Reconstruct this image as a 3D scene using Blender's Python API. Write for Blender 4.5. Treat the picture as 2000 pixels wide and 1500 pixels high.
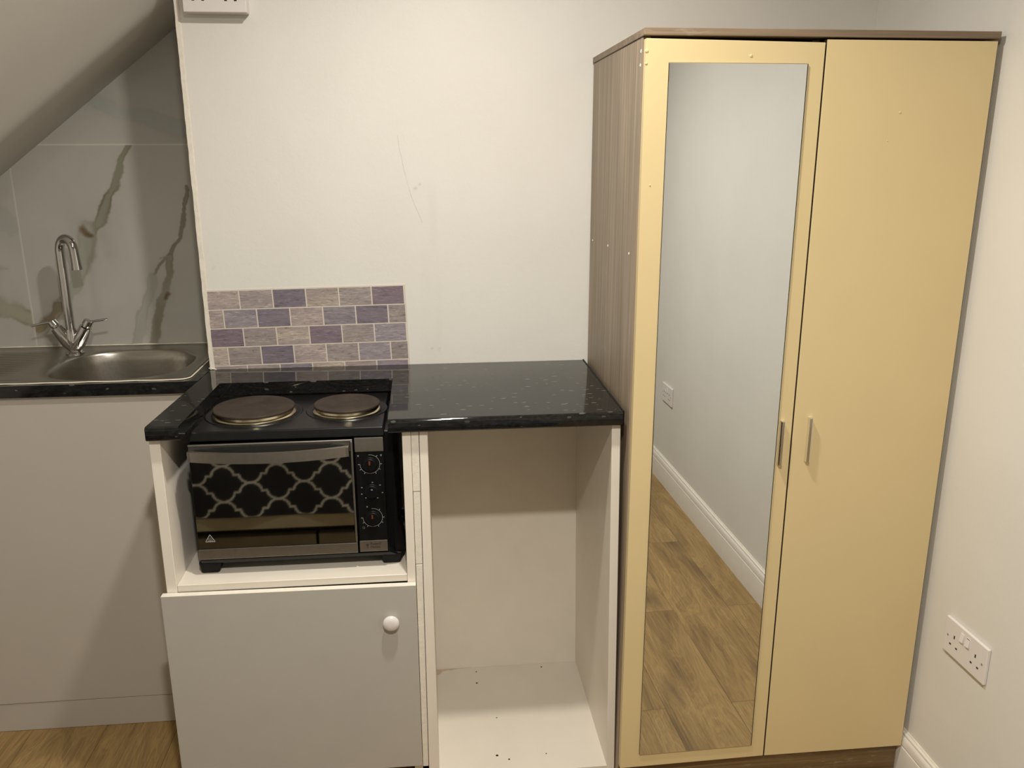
import bpy, bmesh, math, random
import numpy as np
from mathutils import Vector, Matrix, Euler

random.seed(4)
for o in list(bpy.data.objects):
    bpy.data.objects.remove(o)
SC = bpy.context.scene
COL = SC.collection

# ------------------------------------------------------------------ camera
F_PX = 1645.4686
yaw, pit, rol = 0.0990, -0.2646, -0.0030
Fv = Vector((math.sin(yaw) * math.cos(pit), math.cos(yaw) * math.cos(pit), math.sin(pit)))
R0 = Vector((math.cos(yaw), -math.sin(yaw), 0))
U0 = R0.cross(Fv)
Rv = R0 * math.cos(rol) + U0 * math.sin(rol)
Uv = -R0 * math.sin(rol) + U0 * math.cos(rol)
cam = bpy.data.objects.new('camera', bpy.data.cameras.new('camera'))
COL.objects.link(cam)
cam.data.sensor_width = 36.0
cam.data.lens = 36.0 * F_PX / 2000.0
cam.data.clip_start = 0.02
M = Matrix((Rv, Uv, -Fv)).transposed().to_4x4()
M.translation = Vector((0.5827, -2.2522, 1.5487))
cam.matrix_world = M
SC.camera = cam

# ------------------------------------------------------------------ world, lamps, exposure
w = bpy.data.worlds.new('world')
SC.world = w
w.use_nodes = True
w.node_tree.nodes['Background'].inputs[0].default_value = (1, 0.93, 0.82, 1)
w.node_tree.nodes['Background'].inputs[1].default_value = 0.05


def lamp(name, loc, power, radius, col):
    l = bpy.data.lights.new(name, 'AREA')      # round recessed downlight flush with the ceiling
    l.shape = 'DISK'
    l.energy = power
    l.size = radius * 2
    l.spread = math.radians(165)
    l.color = col
    o = bpy.data.objects.new(name, l)
    o.location = loc
    COL.objects.link(o)
    return o


WARM = (1.0, 0.945, 0.855)
lamp('ceiling_lamp_light', (0.66, -0.90, 2.39), 18.5, 0.045, WARM)
lamp('ceiling_lamp_light', (0.62, -2.12, 2.39), 34.0, 0.045, WARM)
SC.view_settings.view_transform = 'Standard'
SC.view_settings.look = 'None'
SC.view_settings.gamma = 1
SC.view_settings.exposure = 0.0
SC.view_settings.use_curve_mapping = False


# ------------------------------------------------------------------ materials
def srgb(r, g, b):
    f = lambda c: (c / 255 / 12.92) if c / 255 <= 0.04045 else ((c / 255 + 0.055) / 1.055) ** 2.4
    return (f(r), f(g), f(b), 1)


class NT:
    def __init__(s, name):
        s.m = bpy.data.materials.new(name)
        s.m.use_nodes = True
        s.t = s.m.node_tree
        s.b = s.t.nodes['Principled BSDF']

    def n(s, typ, **kw):
        nd = s.t.nodes.new(typ)
        for k, v in kw.items():
            if k.startswith('i_'):
                key = k[2:]
                key = int(key) if key.isdigit() else key.replace('_', ' ')
                nd.inputs[key].default_value = v
            else:
                setattr(nd, k, v)
        return nd

    def l(s, a, b):
        s.t.links.new(a, b)

    def coords(s, scale=(1, 1, 1), rot=(0, 0, 0), loc=(0, 0, 0)):
        tc = s.n('ShaderNodeTexCoord')
        mp = s.n('ShaderNodeMapping')
        mp.inputs['Scale'].default_value = scale
        mp.inputs['Rotation'].default_value = rot
        mp.inputs['Location'].default_value = loc
        s.l(tc.outputs['Object'], mp.inputs['Vector'])
        return mp.outputs['Vector']

    def ramp(s, fac, stops):
        r = s.n('ShaderNodeValToRGB')
        el = r.color_ramp.elements
        while len(el) < len(stops):
            el.new(0.5)
        for e, (p, c) in zip(el, stops):
            e.position = p
            e.color = c if len(c) == 4 else (*c, 1)
        s.l(fac, r.inputs['Fac'])
        return r.outputs['Color']

    def noise(s, vec, scale, detail=4, rough=0.5, dist=0.0):
        nz = s.n('ShaderNodeTexNoise')
        nz.inputs['Scale'].default_value = scale
        nz.inputs['Detail'].default_value = detail
        nz.inputs['Roughness'].default_value = rough
        nz.inputs['Distortion'].default_value = dist
        s.l(vec, nz.inputs['Vector'])
        return nz.outputs['Fac']

    def mix(s, fac, a, b, blend='MIX'):
        mx = s.n('ShaderNodeMix', data_type='RGBA', blend_type=blend)
        for sock, val in ((mx.inputs[0], fac), (mx.inputs[6], a), (mx.inputs[7], b)):
            if hasattr(val, 'is_output'):
                s.l(val, sock)
            else:
                sock.default_value = val
        return mx.outputs[2]

    def math(s, op, a, b=0.0):
        m = s.n('ShaderNodeMath', operation=op)
        for sock, val in ((m.inputs[0], a), (m.inputs[1], b)):
            if hasattr(val, 'is_output'):
                s.l(val, sock)
            else:
                sock.default_value = val
        return m.outputs[0]

    def bump(s, h, strength=0.2, dist=0.002):
        bp = s.n('ShaderNodeBump')
        bp.inputs['Strength'].default_value = strength
        bp.inputs['Distance'].default_value = dist
        s.l(h, bp.inputs['Height'])
        s.l(bp.outputs[0], s.b.inputs['Normal'])

    def base(s, c):
        if hasattr(c, 'is_output'):
            s.l(c, s.b.inputs['Base Color'])
        else:
            s.b.inputs['Base Color'].default_value = c

    def set(s, **kw):
        for k, v in kw.items():
            key = k.replace('_', ' ')
            s.b.inputs[key].default_value = v
        return s


MAT = {}


def simple(name, col, rough=0.5, var=0.06, scale=14, bump=0.0, bscale=200, **kw):
    """plain coating with slight procedural unevenness"""
    t = NT(name)
    v = t.coords()
    nz = t.noise(v, scale, 5, 0.55)
    c = Vector(col[:3])
    lo = tuple(c * (1 - var)) + (1,)
    hi = tuple(min(1, x) for x in c * (1 + var)) + (1,)
    t.base(t.ramp(nz, [(0.3, lo), (0.7, hi)]))
    t.set(Roughness=rough, **kw)
    if bump:
        t.bump(t.noise(v, bscale, 3), bump, 0.001)
    MAT[name] = t.m
    return t.m


simple('white_laminate', (0.81, 0.75, 0.66, 1), 0.38, 0.02)
simple('worn_laminate', (0.72, 0.665, 0.575, 1), 0.42, 0.03, 9)
simple('raw_white_edge', (0.76, 0.71, 0.62, 1), 0.7, 0.06, 60, 0.5, 350)
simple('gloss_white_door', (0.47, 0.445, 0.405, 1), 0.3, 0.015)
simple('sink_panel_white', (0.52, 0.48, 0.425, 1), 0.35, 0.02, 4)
simple('cream_door', (0.69, 0.555, 0.305, 1), 0.5, 0.015, 6)
MAT['cream_door'].node_tree.nodes['Principled BSDF'].inputs['Specular IOR Level'].default_value = 0.3
simple('gap_shade_brown', (0.085, 0.06, 0.035, 1), 0.7, 0.1)
simple('white_plastic', (0.76, 0.72, 0.70, 1), 0.28, 0.01)
simple('white_paint', (0.78, 0.74, 0.67, 1), 0.4, 0.03, 30)
simple('caulk', (0.8, 0.75, 0.62, 1), 0.6, 0.1, 50)
simple('black_enamel', (0.005, 0.005, 0.0055, 1), 0.3, 0.2, 40)
simple('hob_enamel', (0.005, 0.005, 0.0055, 1), 0.30, 0.2, 40)
MAT['hob_enamel'].node_tree.nodes['Principled BSDF'].inputs['Specular IOR Level'].default_value = 0.35
simple('black_plastic', (0.004, 0.004, 0.0045, 1), 0.45, 0.2, 40)
for k_, v_ in (('black_plastic', 0.2), ('black_enamel', 0.3)):
    MAT[k_].node_tree.nodes['Principled BSDF'].inputs['Specular IOR Level'].default_value = v_
simple('dark_gap', (0.01, 0.008, 0.006, 1), 0.9, 0.1)
simple('print_white', (0.42, 0.42, 0.40, 1), 0.6, 0.05)
simple('print_grey', (0.22, 0.22, 0.2, 1), 0.6, 0.05)
simple('print_red', (0.13, 0.03, 0.017, 1), 0.5, 0.1)
simple('print_black', (0.03, 0.025, 0.02, 1), 0.6, 0.05)
simple('steel', (0.46, 0.43, 0.39, 1), 0.36, 0.06, 90, Metallic=1.0)
simple('dark_steel', (0.17, 0.165, 0.155, 1), 0.4, 0.06, 60, Metallic=1.0)
simple('chrome', (0.54, 0.53, 0.52, 1), 0.07, 0.02, 20, Metallic=1.0)
simple('handle_chrome', (0.86, 0.85, 0.83, 1), 0.10, 0.02, 20, Metallic=1.0)
simple('brass_ring', (0.60, 0.53, 0.37, 1), 0.22, 0.12, 30, Metallic=1.0)
simple('oven_glass', (0.44, 0.43, 0.40, 1), 0.025, 0.01, 3, Metallic=1.0)
simple('mirror_glass', (0.76, 0.785, 0.79, 1), 0.0, 0.0, 3, Metallic=1.0)
simple('hotplate_iron', (0.040, 0.029, 0.022, 1), 0.55, 0.3, 22, 0.3, 300)
MAT['hotplate_iron'].node_tree.nodes['Principled BSDF'].inputs['Specular IOR Level'].default_value = 0.18
simple('bed_wood', (0.40, 0.365, 0.25, 1), 0.5, 0.1, 8)
simple('bed_drawer', (0.16, 0.135, 0.085, 1), 0.5, 0.1, 8)
simple('mattress_cloth', (0.6, 0.58, 0.53, 1), 0.9, 0.05)
simple('ceiling_paint', (0.72, 0.69, 0.64, 1), 0.85, 0.02, 5)
simple('lamp_trim', (0.8, 0.8, 0.8, 1), 0.4, 0.02)
simple('stained_edge', (0.42, 0.30, 0.19, 1), 0.8, 0.25, 80)


def mk_brushed():
    t = NT('brushed_sink_steel')
    v = t.coords((4, 160, 30))
    nz = t.noise(v, 3, 3)
    t.base(t.ramp(nz, [(0.3, (0.40, 0.375, 0.335, 1)), (0.7, (0.48, 0.455, 0.41, 1))]))
    t.set(Metallic=1.0, Roughness=0.30)
    t.bump(nz, 0.03, 0.001)
    MAT['sink_steel'] = t.m


mk_brushed()


def mk_wall():
    # painted plaster; the colour attribute carries scuffs and the repair streaks
    t = NT('wall_paint')
    at = t.n('ShaderNodeAttribute', attribute_name='marks')
    v = t.coords()
    base = t.ramp(t.noise(v, 3.5, 5), [(0.3, (0.725, 0.705, 0.655, 1)), (0.7, (0.765, 0.745, 0.70, 1))])
    t.base(t.mix(1.0, base, at.outputs['Color'], 'MULTIPLY'))
    t.set(Roughness=0.55)
    t.bump(t.noise(v, 70, 4, 0.6), 0.12, 0.004)
    MAT['wall_marked'] = t.m
    t = NT('wall_paint_plain')
    v = t.coords()
    t.base(t.ramp(t.noise(v, 3.0, 5), [(0.3, (0.725, 0.705, 0.655, 1)), (0.7, (0.765, 0.745, 0.70, 1))]))
    t.set(Roughness=0.55)
    t.bump(t.noise(v, 60, 4, 0.6), 0.12, 0.004)
    MAT['wall'] = t.m


mk_wall()


def mk_marble():
    t = NT('marble_tile')
    at = t.n('ShaderNodeAttribute', attribute_name='marks')
    v = t.coords()
    cloud = t.ramp(t.noise(v, 5, 6, 0.6, 0.6), [(0.3, (0.93, 0.93, 0.92, 1)), (0.7, (1, 1, 1, 1))])
    t.base(t.mix(1.0, at.outputs['Color'], cloud, 'MULTIPLY'))
    t.set(Roughness=0.16)
    MAT['marble'] = t.m


mk_marble()


def mk_worktop():
    t = NT('black_speckled_laminate')
    v = t.coords((60, 190, 130), (0, 0, 0.25))
    nv = t.n('ShaderNodeTexNoise')
    nv.inputs['Scale'].default_value = 0.5
    t.l(v, nv.inputs['Vector'])
    add = t.n('ShaderNodeVectorMath', operation='ADD')
    t.l(v, add.inputs[0])
    t.l(nv.outputs['Color'], add.inputs[1])
    vo = t.n('ShaderNodeTexVoronoi')
    vo.inputs['Scale'].default_value = 0.62
    vo.inputs['Randomness'].default_value = 1.0
    t.l(add.outputs[0], vo.inputs['Vector'])
    sep = t.n('ShaderNodeSeparateColor')
    t.l(vo.outputs['Color'], sep.inputs[0])
    size = t.math('MULTIPLY', t.math('GREATER_THAN', sep.outputs[0], 0.45), t.math('ADD', t.math('MULTIPLY', sep.outputs[1], 0.20), 0.08))
    fleck = t.math('LESS_THAN', vo.outputs['Distance'], size)
    soft = t.noise(t.coords((30, 60, 60)), 4, 3)
    ground = t.ramp(soft, [(0.35, (0.006, 0.006, 0.006, 1)), (0.75, (0.017, 0.017, 0.016, 1))])
    fcol = t.mix(sep.outputs[2], (0.04, 0.04, 0.036, 1), (0.13, 0.13, 0.12, 1))
    t.base(t.mix(t.math('MULTIPLY', fleck, 0.8), ground, fcol))
    t.set(Roughness=0.06, IOR=1.5)
    MAT['worktop'] = t.m


mk_worktop()


def mk_wardrobe_wood(name, rot, dark, light):
    t = NT(name)
    v = t.coords((120, 120, 2.2) if rot == 'z' else (2.2, 120, 120))
    a = t.noise(v, 1.0, 6, 0.6)
    v2 = t.coords((9, 9, 0.8) if rot == 'z' else (0.8, 9, 9))
    b = t.noise(v2, 1.5, 4, 0.5, 1.0)
    c = t.ramp(a, [(0.3, dark), (0.72, light)])
    d = t.ramp(b, [(0.3, (0.78, 0.74, 0.70, 1)), (0.7, (1.12, 1.1, 1.08, 1))])
    c = t.mix(1.0, c, d, 'MULTIPLY')
    v3 = t.coords((70, 70, 16) if rot == 'z' else (16, 70, 70))
    e = t.math('MULTIPLY', t.ramp(t.noise(v3, 1.2, 5, 0.65), [(0.56, (0, 0, 0, 1)), (0.72, (1, 1, 1, 1))]),
               t.ramp(t.noise(v2, 1.1, 2), [(0.5, (0, 0, 0, 1)), (0.62, (0.5, 0.5, 0.5, 1))]))
    c = t.mix(e, c, (0.55, 0.47, 0.37, 1))
    t.base(c)
    t.set(Roughness=0.5)
    MAT[name] = t.m


mk_wardrobe_wood('wardrobe_wood', 'z', (0.215, 0.165, 0.115, 1), (0.42, 0.345, 0.255, 1))
mk_wardrobe_wood('wardrobe_board_wood', 'x', (0.16, 0.115, 0.075, 1), (0.29, 0.22, 0.15, 1))
mk_wardrobe_wood('plinth_wood', 'x', (0.115, 0.075, 0.032, 1), (0.22, 0.15, 0.07, 1))


def mk_floor():
    t = NT('oak_laminate')
    tc = t.n('ShaderNodeTexCoord')
    sp = t.n('ShaderNodeSeparateXYZ')
    t.l(tc.outputs['Object'], sp.inputs[0])
    cb = t.n('ShaderNodeCombineXYZ')
    t.l(t.math('ADD', sp.outputs['Y'], 10.325), cb.inputs[0])
    t.l(t.math('ADD', sp.outputs['X'], 9.954), cb.inputs[1])
    br = t.n('ShaderNodeTexBrick', offset=0.5, offset_frequency=2, squash=1.0)
    br.inputs['Color1'].default_value = (0, 0, 0, 1)
    br.inputs['Color2'].default_value = (1, 1, 1, 1)
    br.inputs['Mortar'].default_value = (0.5, 0.5, 0.5, 1)
    br.inputs['Scale'].default_value = 1.0
    br.inputs['Mortar Size'].default_value = 0.0007
    br.inputs['Mortar Smooth'].default_value = 0.3
    br.inputs['Brick Width'].default_value = 1.05
    br.inputs['Row Height'].default_value = 0.20
    t.l(cb.outputs[0], br.inputs['Vector'])
    rnd = t.n('ShaderNodeSeparateColor')
    t.l(br.outputs['Color'], rnd.inputs[0])
    off = t.math('MULTIPLY', rnd.outputs[0], 37.0)
    cv = t.n('ShaderNodeCombineXYZ')
    t.l(t.math('MULTIPLY', sp.outputs['X'], 9.0), cv.inputs[0])
    t.l(t.math('MULTIPLY', sp.outputs['Y'], 1.4), cv.inputs[1])
    t.l(off, cv.inputs[2])
    big = t.noise(cv.outputs[0], 1.0, 5, 0.55, 1.1)
    # growth rings: bands of the big noise
    rings = t.math('FRACT', t.math('MULTIPLY', big, 17.0))
    rings = t.math('ABSOLUTE', t.math('SUBTRACT', rings, 0.5))
    cf = t.n('ShaderNodeCombineXYZ')
    t.l(t.math('MULTIPLY', sp.outputs['X'], 230.0), cf.inputs[0])
    t.l(t.math('MULTIPLY', sp.outputs['Y'], 7.0), cf.inputs[1])
    t.l(off, cf.inputs[2])
    fine = t.noise(cf.outputs[0], 1.0, 4, 0.6)
    c = t.ramp(big, [(0.30, (0.135, 0.085, 0.036, 1)), (0.44, (0.26, 0.170, 0.068, 1)), (0.58, (0.34, 0.232, 0.096, 1)), (0.72, (0.22, 0.148, 0.066, 1))])
    c = t.mix(t.math('MULTIPLY', rings, 0.75), c, (0.135, 0.085, 0.042, 1))
    c = t.mix(t.math('MULTIPLY', t.ramp(fine, [(0.5, (0, 0, 0, 1)), (0.75, (1, 1, 1, 1))]), 0.45), c, (0.44, 0.32, 0.17, 1))
    c = t.mix(t.math('MULTIPLY', t.ramp(fine, [(0.25, (1, 1, 1, 1)), (0.45, (0, 0, 0, 1))]), 0.5), c, (0.11, 0.066, 0.03, 1))
    kv = t.n('ShaderNodeCombineXYZ')
    t.l(t.math('MULTIPLY', sp.outputs['X'], 7.0), kv.inputs[0])
    t.l(t.math('MULTIPLY', sp.outputs['Y'], 2.6), kv.inputs[1])
    t.l(off, kv.inputs[2])
    kn = t.n('ShaderNodeTexVoronoi')
    kn.inputs['Scale'].default_value = 0.9
    t.l(kv.outputs[0], kn.inputs['Vector'])
    knot = t.ramp(kn.outputs['Distance'], [(0.04, (1, 1, 1, 1)), (0.26, (0, 0, 0, 1))])
    c = t.mix(t.math('MULTIPLY', knot, 0.7), c, (0.085, 0.052, 0.026, 1))
    tone = t.mix(rnd.outputs[0], (1.06, 1.02, 0.92, 1), (1.18, 1.14, 1.02, 1))
    c = t.mix(1.0, c, tone, 'MULTIPLY')
    c = t.mix(br.outputs['Fac'], c, (0.06, 0.035, 0.015, 1))
    t.base(c)
    t.set(Roughness=0.42)
    MAT['floor'] = t.m


mk_floor()


def mk_mosaic():
    t = NT('wood_effect_mosaic')
    at = t.n('ShaderNodeAttribute', attribute_name='marks')
    al = at.outputs['Alpha']
    tc = t.n('ShaderNodeTexCoord')
    sp = t.n('ShaderNodeSeparateXYZ')
    t.l(tc.outputs['Object'], sp.inputs[0])
    cv = t.n('ShaderNodeCombineXYZ')
    t.l(t.math('MULTIPLY', sp.outputs['X'], 42.0), cv.inputs[0])
    t.l(t.math('MULTIPLY', al, 40.0), cv.inputs[1])
    t.l(t.math('MULTIPLY', sp.outputs['Z'], 260.0), cv.inputs[2])
    g = t.noise(cv.outputs[0], 1.0, 6, 0.7, 0.9)
    streak = t.ramp(g, [(0.30, (0.26, 0.24, 0.25, 1)), (0.43, (0.86, 0.86, 0.87, 1)), (0.56, (1.05, 1.04, 1.03, 1)), (0.70, (1.75, 1.72, 1.66, 1))])
    cw = t.n('ShaderNodeCombineXYZ')
    t.l(t.math('MULTIPLY', sp.outputs['X'], 8.0), cw.inputs[0])
    t.l(t.math('MULTIPLY', al, 77.0), cw.inputs[1])
    t.l(t.math('MULTIPLY', sp.outputs['Z'], 45.0), cw.inputs[2])
    g2 = t.noise(cw.outputs[0], 1.0, 3, 0.5)
    c = t.mix(1.0, at.outputs['Color'], streak, 'MULTIPLY')
    c = t.mix(t.math('MULTIPLY', t.ramp(g2, [(0.45, (0, 0, 0, 1)), (0.7, (1, 1, 1, 1))]), 0.45), c, (0.24, 0.195, 0.225, 1))
    t.base(c)
    t.set(Roughness=0.4)
    MAT['mosaic'] = t.m
    simple('mosaic_grout', (0.66, 0.60, 0.52, 1), 0.5, 0.03)


mk_mosaic()


def mk_attr(name, rough):
    t = NT(name)
    at = t.n('ShaderNodeAttribute', attribute_name='marks')
    nz = t.ramp(t.noise(t.coords(), 300, 2), [(0.3, (0.85, 0.85, 0.85, 1)), (0.7, (1.1, 1.1, 1.1, 1))])
    t.base(t.mix(1.0, at.outputs['Color'], nz, 'MULTIPLY'))
    t.set(Roughness=rough)
    MAT[name] = t.m


mk_attr('bedspread_cloth', 0.9)


# ------------------------------------------------------------------ mesh helpers
class MB:
    def __init__(s):
        s.bm = bmesh.new()
        s.bevelled = False

    def quad(s, pts, mat=0):
        f = s.bm.faces.new([s.bm.verts.new(p) for p in pts])
        f.material_index = mat
        return f

    def hexa(s, p, mat=0):
        """p: four bottom corners (ccw from above) then four top corners"""
        v = [s.bm.verts.new(q) for q in p]
        for idx in ((3, 2, 1, 0), (4, 5, 6, 7), (0, 1, 5, 4), (1, 2, 6, 5), (2, 3, 7, 6), (3, 0, 4, 7)):
            f = s.bm.faces.new([v[i] for i in idx])
            f.material_index = mat
        return v

    def box(s, x0, x1, y0, y1, z0, z1, mat=0):
        return s.hexa([(x0, y0, z0), (x1, y0, z0), (x1, y1, z0), (x0, y1, z0),
                       (x0, y0, z1), (x1, y0, z1), (x1, y1, z1), (x0, y1, z1)], mat)

    def prism(s, a, b, mat=0):
        """join polygon a to polygon b (same count) and cap both"""
        va = [s.bm.verts.new(p) for p in a]
        vb = [s.bm.verts.new(p) for p in b]
        n = len(a)
        for i in range(n):
            f = s.bm.faces.new((va[i], va[(i + 1) % n], vb[(i + 1) % n], vb[i]))
            f.material_index = mat
        for f in (s.bm.faces.new(va[::-1]), s.bm.faces.new(vb)):
            f.material_index = mat

    def rings(s, loops, closed=True, cap0=False, cap1=False, mat=0):
        vv = [[s.bm.verts.new(p) for p in lp] for lp in loops]
        n = len(loops[0])
        for a, b in zip(vv[:-1], vv[1:]):
            for i in range(n if closed else n - 1):
                f = s.bm.faces.new((a[i], a[(i + 1) % n], b[(i + 1) % n], b[i]))
                f.material_index = mat
        if cap0:
            s.bm.faces.new(vv[0][::-1]).material_index = mat
        if cap1:
            s.bm.faces.new(vv[-1]).material_index = mat

    def lathe(s, prof, c, axis='z', n=40, cap0=True, cap1=True, mat=0):
        """prof: (radius, height) pairs along the axis from centre c"""
        loops = []
        for r, h in prof:
            lp = []
            for i in range(n):
                a = 2 * math.pi * i / n
                p, q = r * math.cos(a), r * math.sin(a)
                if axis == 'z':
                    lp.append((c[0] + p, c[1] + q, c[2] + h))
                else:      # towards -y
                    lp.append((c[0] + p, c[1] - h, c[2] + q))
            loops.append(lp)
        s.rings(loops, True, cap0, cap1, mat)

    def tube(s, path, rad, n=16, caps=True, mat=0):
        P = [Vector(p) for p in path]
        rr = rad if isinstance(rad, (list, tuple)) else [rad] * len(P)
        T = []
        for i in range(len(P)):
            a = P[max(i - 1, 0)]
            b = P[min(i + 1, len(P) - 1)]
            T.append((b - a).normalized())
        up = Vector((0, 1, 0)) if abs(T[0].y) < 0.9 else Vector((1, 0, 0))
        nrm = (up - T[0] * up.dot(T[0])).normalized()
        loops = []
        for i, p in enumerate(P):
            nrm = (nrm - T[i] * nrm.dot(T[i])).normalized()
            bn = T[i].cross(nrm)
            loops.append([p + (nrm * math.cos(2 * math.pi * k / n) + bn * math.sin(2 * math.pi * k / n)) * rr[i] for k in range(n)])
        s.rings(loops, True, caps, caps, mat)

    def bevel(s, w, seg=2, ang=0.5):
        bmesh.ops.remove_doubles(s.bm, verts=s.bm.verts, dist=1e-6)
        bmesh.ops.recalc_face_normals(s.bm, faces=s.bm.faces)
        ed = [e for e in s.bm.edges if len(e.link_faces) == 2 and e.calc_face_angle(0) > ang]
        bmesh.ops.bevel(s.bm, geom=ed, offset=w, segments=seg, affect='EDGES', clamp_overlap=True, profile=0.5)
        s.bevelled = True
        return s

    def xform(s, m):
        bmesh.ops.transform(s.bm, matrix=m, verts=s.bm.verts)
        return s

    def build(s, name, mats, parent=None, smooth=True, local=False, recalc=True):
        if recalc:
            bmesh.ops.recalc_face_normals(s.bm, faces=s.bm.faces)
        if parent is not None and not local:
            s.xform(world_of(parent).inverted())
        me = bpy.data.meshes.new(name)
        s.bm.to_mesh(me)
        s.bm.free()
        o = link(name, me, mats, parent, smooth)
        if s.bevelled and smooth:
            wn = o.modifiers.new('flat_faces', 'WEIGHTED_NORMAL')
            wn.keep_sharp = True
            wn.weight = 100
        return o


def world_of(o):
    m = Matrix.LocRotScale(o.location, o.rotation_euler, None)
    return world_of(o.parent) @ m if o.parent else m


def link(name, me, mats, parent=None, smooth=True):
    for m in (mats if isinstance(mats, (list, tuple)) else [mats]):
        me.materials.append(MAT[m])
    if smooth:
        me.polygons.foreach_set('use_smooth', [True] * len(me.polygons))
        me.set_sharp_from_angle(angle=math.radians(35))
    o = bpy.data.objects.new(name, me)
    COL.objects.link(o)
    if parent:
        o.parent = parent
    return o


def thing(name, label, cat, loc, rotz=0, group=None):
    o = bpy.data.objects.new(name, None)
    o.empty_display_size = 0.05
    o.location = loc
    o.rotation_euler = (0, 0, rotz)
    COL.objects.link(o)
    return tag(o, label, cat, group)


def tag(o, label, cat, group=None):
    o['label'] = label
    o['category'] = cat
    if group:
        o['group'] = group
    return o


def struct(o, label=None):
    o['kind'] = 'structure'
    if label:
        o['label'] = label
    return o


def grid(name, mats, P, col=None, parent=None):
    """P: (nu, nv, 3) array of points; col: (nu, nv, 4) colours"""
    nu, nv = P.shape[:2]
    me = bpy.data.meshes.new(name)
    idx = np.arange(nu * nv).reshape(nu, nv)
    F = np.stack([idx[:-1, :-1], idx[1:, :-1], idx[1:, 1:], idx[:-1, 1:]], -1).reshape(-1, 4)
    me.vertices.add(nu * nv)
    me.vertices.foreach_set('co', P.reshape(-1).astype(np.float32))
    me.loops.add(F.size)
    me.loops.foreach_set('vertex_index', F.reshape(-1).astype(np.int32))
    me.polygons.add(len(F))
    me.polygons.foreach_set('loop_start', np.arange(0, F.size, 4, dtype=np.int32))
    me.update(calc_edges=True)
    if col is not None:
        at = me.color_attributes.new('marks', 'FLOAT_COLOR', 'POINT')
        at.data.foreach_set('color', col.reshape(-1).astype(np.float32))
    return link(name, me, mats, parent)


def text_mesh(name, body, size, mat, parent, m, spacing=1.0, thick=0.0):
    cu = bpy.data.curves.new(name, 'FONT')
    cu.body = body
    cu.size = size
    cu.align_x = 'LEFT'
    cu.space_line = 0.92
    cu.space_character = spacing
    cu.offset = thick
    cu.extrude = 0.0001
    tmp = bpy.data.objects.new(name + '_curve', cu)
    COL.objects.link(tmp)
    dg = bpy.context.evaluated_depsgraph_get()
    me = bpy.data.meshes.new_from_object(tmp.evaluated_get(dg))
    bpy.data.objects.remove(tmp)
    me.transform(m)
    me.materials.clear()
    o = link(name, me, mat, parent, False)
    return o


def seg_dist(X, Y, pts):
    """distance to polyline and the parameter 0..1 along it"""
    best = np.full(X.shape, 1e9)
    par = np.zeros(X.shape)
    n = len(pts) - 1
    for i in range(n):
        ax, ay = pts[i]
        bx, by = pts[i + 1]
        dx, dy = bx - ax, by - ay
        t = np.clip(((X - ax) * dx + (Y - ay) * dy) / (dx * dx + dy * dy + 1e-12), 0, 1)
        d = np.hypot(X - ax - t * dx, Y - ay - t * dy)
        m = d < best
        best = np.where(m, d, best)
        par = np.where(m, (i + t) / n, par)
    return best, par


def blend(C, a, col):
    a = np.clip(a, 0, 1)[..., None]
    C[..., :3] = C[..., :3] * (1 - a) + np.array(col) * a


def wob(X, Y, s, seed):
    r = np.random.RandomState(seed)
    o = np.zeros(X.shape)
    for k in range(6):
        a = r.uniform(0, 6.28)
        f = s * (1.6 ** k) * r.uniform(0.7, 1.3)
        o += np.sin(f * (X * np.cos(a) + Y * np.sin(a)) + r.uniform(0, 6.28)) / (1.5 ** k)
    return o / 2.2


# ------------------------------------------------------------------ layout numbers
Y_WALL = 0.0
Y_MARBLE = 0.33
X_LEFT = -1.2
Y_FRONT = -3.9
Z_CEIL = 2.40
WALL_K = 0.012
WALL_X0 = 1.7589


def wall_x(y):
    return WALL_X0 - WALL_K * y


# ------------------------------------------------------------------ the room
b = MB()
b.box(X_LEFT - 0.1, 2.1, Y_FRONT - 0.1, 0.45, -0.05, 0.0)
struct(b.build('floor', 'floor', smooth=False))
b = MB()
b.box(X_LEFT - 0.1, 2.1, Y_FRONT - 0.1, 0.45, Z_CEIL, Z_CEIL + 0.05)
struct(b.build('ceiling', 'ceiling_paint', smooth=False))
b = MB()
b.box(X_LEFT - 0.1, X_LEFT, Y_FRONT, 0.45, 0, Z_CEIL)
struct(b.build('wall_left', 'wall', smooth=False))
b = MB()
b.box(X_LEFT - 0.1, 2.1, Y_FRONT - 0.1, Y_FRONT, 0, Z_CEIL)
struct(b.build('wall_front', 'wall', smooth=False))
b = MB()
b.prism([(wall_x(0.45), 0.45, 0), (wall_x(Y_FRONT), Y_FRONT, 0), (2.1, Y_FRONT, 0), (2.1, 0.45, 0)],
        [(wall_x(0.45), 0.45, Z_CEIL), (wall_x(Y_FRONT), Y_FRONT, Z_CEIL), (2.1, Y_FRONT, Z_CEIL), (2.1, 0.45, Z_CEIL)])
struct(b.build('wall_right', 'wall', smooth=False))

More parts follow.
